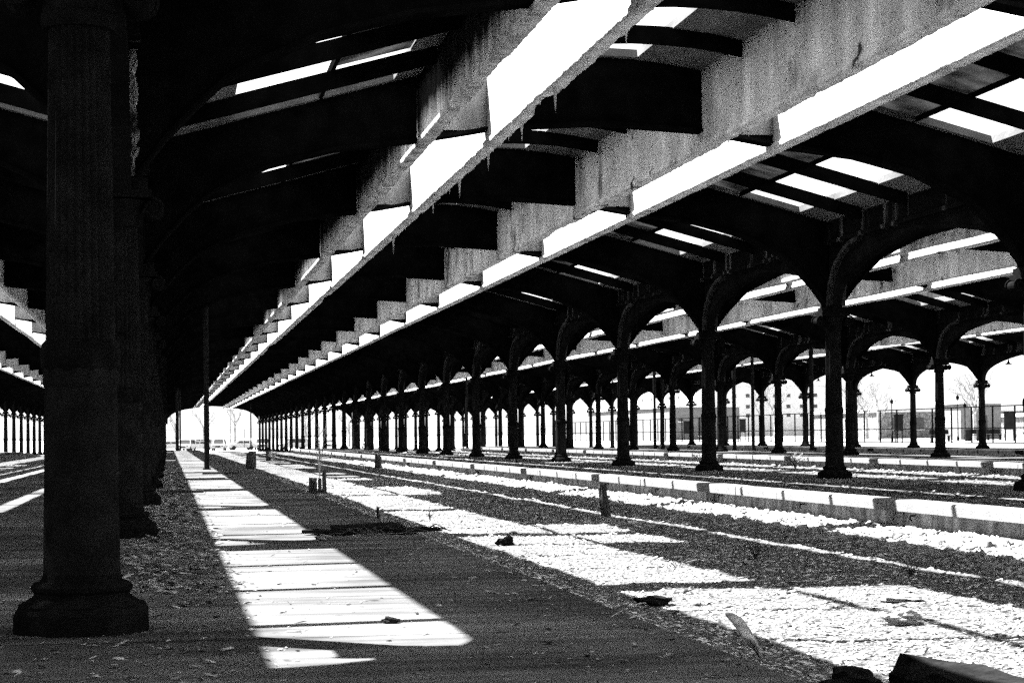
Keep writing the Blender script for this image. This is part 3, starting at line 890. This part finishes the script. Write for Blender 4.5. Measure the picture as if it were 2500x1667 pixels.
for i, (x, y, h) in enumerate(((-6, 400, 11), (1.5, 420, 12), (7, 405, 10), (14, 430, 12), (21, 410, 11), (-14, 425, 12), (29, 430, 12), (37, 415, 11), (-24, 410, 12))):
    tree(x, y, h, ('leftmost', 'second', 'third', 'fourth', 'fifth', 'far left', 'sixth', 'seventh', 'outermost left')[i]+' bare tree in the wood behind the parked cars', 20+i, z=-1)
# utility pole
root = empty('utility_pole', (12, 395, 0)); tag(root, 'utility pole with crossarms behind the parked cars', 'utility pole')
p = MB(); p.lathe([(.16,-1.2),(.11,8)], 8); p.build('pole', M['bark'], root)
p = MB(); p.box(-1.1, 1.1, -.06, .06, 7.2, 7.35); p.box(-.8, .8, -.06, .06, 6.3, 6.43); p.build('crossarm', M['bark'], root)

# parked cars
def car_proto(kind):
    root = empty('parked_car'); tall = kind == 'suv'
    H = 1.95 if tall else 1.65
    L2, w = 2.45, 1.0
    # side outline (length along X)
    lo = [(-L2,.45),(-L2,.85),(-L2+.15,1.0),(-1.35,1.08)]
    body = [(-L2,.38),(-L2-.02,.8),(-L2+.2,1.02),(-1.0,1.12),(1.9 if not tall else 2.25,1.14),(L2,1.0),(L2+.03,.6),(L2,.38)]
    b = MB(); b.prism(body, 'Y', -w, w); bo = b.build('body', M['carpaint'], root)
    cab = [(-1.35,1.10),(-.65,H-.06),(-.4,H),(1.2 if not tall else 1.95,H),(1.45 if not tall else 2.2,H-.08),(2.0 if not tall else 2.36,1.10)]
    c = MB(); n = len(cab)
    vs = [(x, -w+.02+(z-1.1)*.22, z) for x, z in cab]+[(x, w-.02-(z-1.1)*.22, z) for x, z in cab]
    c.add(vs, [tuple(range(n)), tuple(range(2*n-1, n-1, -1))]+[(i, i+n, (i+1) % n+n, (i+1) % n) for i in range(n)])
    ca = c.build('cabin', M['carpaint'], root)
    gl = MB()
    for s in (-1, 1):
        for (xa, xb) in ((-.85, .1), (.2, 1.15 if not tall else 1.9)):
            yy = lambda z: s*(w-.02-(z-1.1)*.22+.012)
            zt = H-.18
            pts = [(xa if xa > 0 else xa-.1, yy(1.17), 1.17), (xb, yy(1.17), 1.17), (xb-.05, yy(zt), zt), (xa+.3 if xa < 0 else xa, yy(zt), zt)]
            gl.add(pts, [(0, 1, 2, 3)])
    w_ = gl.build('side_window', M['carglass'], ca)
    g2 = MB(); g2.add([(-1.30,-w+.14,1.15),(-1.30,w-.14,1.15),(-.70,w-.3,H-.1),(-.70,-w+.3,H-.1)], [(0,1,2,3)])
    for v in range(len(g2.v)): g2.v[v] = (g2.v[v][0]-.04, g2.v[v][1], g2.v[v][2]+.02)
    w2 = g2.build('windscreen', M['carglass'], ca)
    wh = []
    for sx in (-1.5, 1.5):
        for sy in (-1, 1):
            t = MB(); n = 16; r = .37; ya, yb = sy*(w-.2), sy*(w+.015)
            t.add([(sx+r*math.cos(2*math.pi*k/n), y, .37+r*math.sin(2*math.pi*k/n)) for y in (ya, yb) for k in range(n)],
                  [tuple(range(n)), tuple(range(2*n-1, n-1, -1))]+[(k, k+n, (k+1) % n+n, (k+1) % n) for k in range(n)])
            wh.append(t.build('wheel', M['tyre'], root))
    hl = []
    for sy in (-.7, .7):
        t = MB(); t.box(-L2-.05, -L2+.05, sy-.2, sy+.2, .72, .9); hl.append(t.build('headlight', M['carglass'], root))
    gr = MB(); gr.box(-L2-.045, -L2+.04, -.42, .42, .55, .88); gr_ = gr.build('grille', M['carglass'], root)
    reg(ca, w_, w2); reg(root, bo, ca, gr_, *wh, *hl); return root
suv = car_proto('suv'); sed = car_proto('sedan')
carlist = [(3.0, 331, 'suv', 75, 'white van-like car left of the lone steel post, front to the camera'),
           (4.9, 337, 'sedan', 8, 'white saloon car partly behind the lone steel post'),
           (5.3, 350, 'suv', 5, 'darker tall car behind the white saloon'),
           (8.2, 330, 'suv', 83, 'white off-roader right of the lone steel post, front to the camera'),
           (12.2, 342, 'sedan', 12, 'pale saloon under the right of the end arch'),
           (15.8, 345, 'suv', 80, 'pale car beside the right end of the arch'),
           (0.2, 345, 'sedan', 10, 'pale saloon at the left edge of the end arch'),
           (21, 342, 'suv', 8, 'pale tall car seen between the first far columns'),
           (27, 340, 'sedan', 80, 'pale saloon seen between the thin middle columns'),
           (-8, 340, 'sedan', 10, 'pale saloon seen left of the big near column'),
           (34, 345, 'suv', 85, 'pale tall car seen behind the middle columns')]
used = set()
for (x, y, kd, rz, lab) in carlist:
    pr = suv if kd == 'suv' else sed
    o = pr if kd not in used else copy_tree(pr); used.add(kd)
    o.location = (x, y, -1.10); o.rotation_euler = (0, 0, R(rz)); tag(o, lab, 'car', 'cars parked past the end of the shed')
for (x, y, rz, lab) in ((79.5, 172, 10, 'dark low car at the right edge beyond the fence'),):
    o = copy_tree(sed); o.location = (x, y, -.1); o.rotation_euler = (0, 0, R(rz)); tag(o, lab, 'car')

# ------------------------------------------------------------------ light
world = bpy.data.worlds.new('World'); scene.world = world; world.use_nodes = True
nt = world.node_tree; bg = nt.nodes['Background']
sky = nt.nodes.new('ShaderNodeTexSky'); sky.sky_type = 'NISHITA'; sky.sun_disc = False
to_sun = Vector((-SUN_S, SUN_L, 1.0)).normalized()
elev = math.asin(to_sun.z); az = math.atan2(to_sun.x, to_sun.y)
sky.sun_elevation = elev; sky.sun_rotation = az
sky.air_density = 1.0; sky.dust_density = 1.5
bw = nt.nodes.new('ShaderNodeRGBToBW')
nt.links.new(sky.outputs[0], bw.inputs[0]); nt.links.new(bw.outputs[0], bg.inputs['Color'])
bg.inputs['Strength'].default_value = .05
sun = bpy.data.lights.new('sun', 'SUN'); sun.energy = 5.0; sun.angle = R(.53); sun.color = (1, 1, 1)
so = bpy.data.objects.new('sun', sun); col.objects.link(so)
so.rotation_euler = to_sun.to_track_quat('Z', 'Y').to_euler()

# ------------------------------------------------------------------ camera
cam = bpy.data.cameras.new('camera'); co = bpy.data.objects.new('camera', cam); col.objects.link(co)
Rv = Vector((0.9855286, -0.16918623, -0.01045935)); Uv = Vector((0.00623205, -0.02549785, 0.99965545)); Fv = Vector((0.16939463, 0.98525422, 0.02407448))
mt = Matrix(((Rv.x, Uv.x, -Fv.x, 0), (Rv.y, Uv.y, -Fv.y, 0), (Rv.z, Uv.z, -Fv.z, 1.0), (0, 0, 0, 1)))
co.matrix_world = mt
cam.sensor_width = 36; cam.lens = 70.41; cam.shift_y = 0.04385; cam.clip_start = .05; cam.clip_end = 9000
scene.camera = co
scene.view_settings.view_transform = 'Standard'; scene.view_settings.look = 'None'; scene.view_settings.gamma = 1
scene.view_settings.exposure = 3.2
scene.cycles.max_bounces = 6
scene.cycles.diffuse_bounces = 1
scene.cycles.glossy_bounces = 1
scene.cycles.use_denoising = False
scene.cycles.use_adaptive_sampling = True
scene.cycles.adaptive_threshold = .025
scene.cycles.adaptive_min_samples = 16
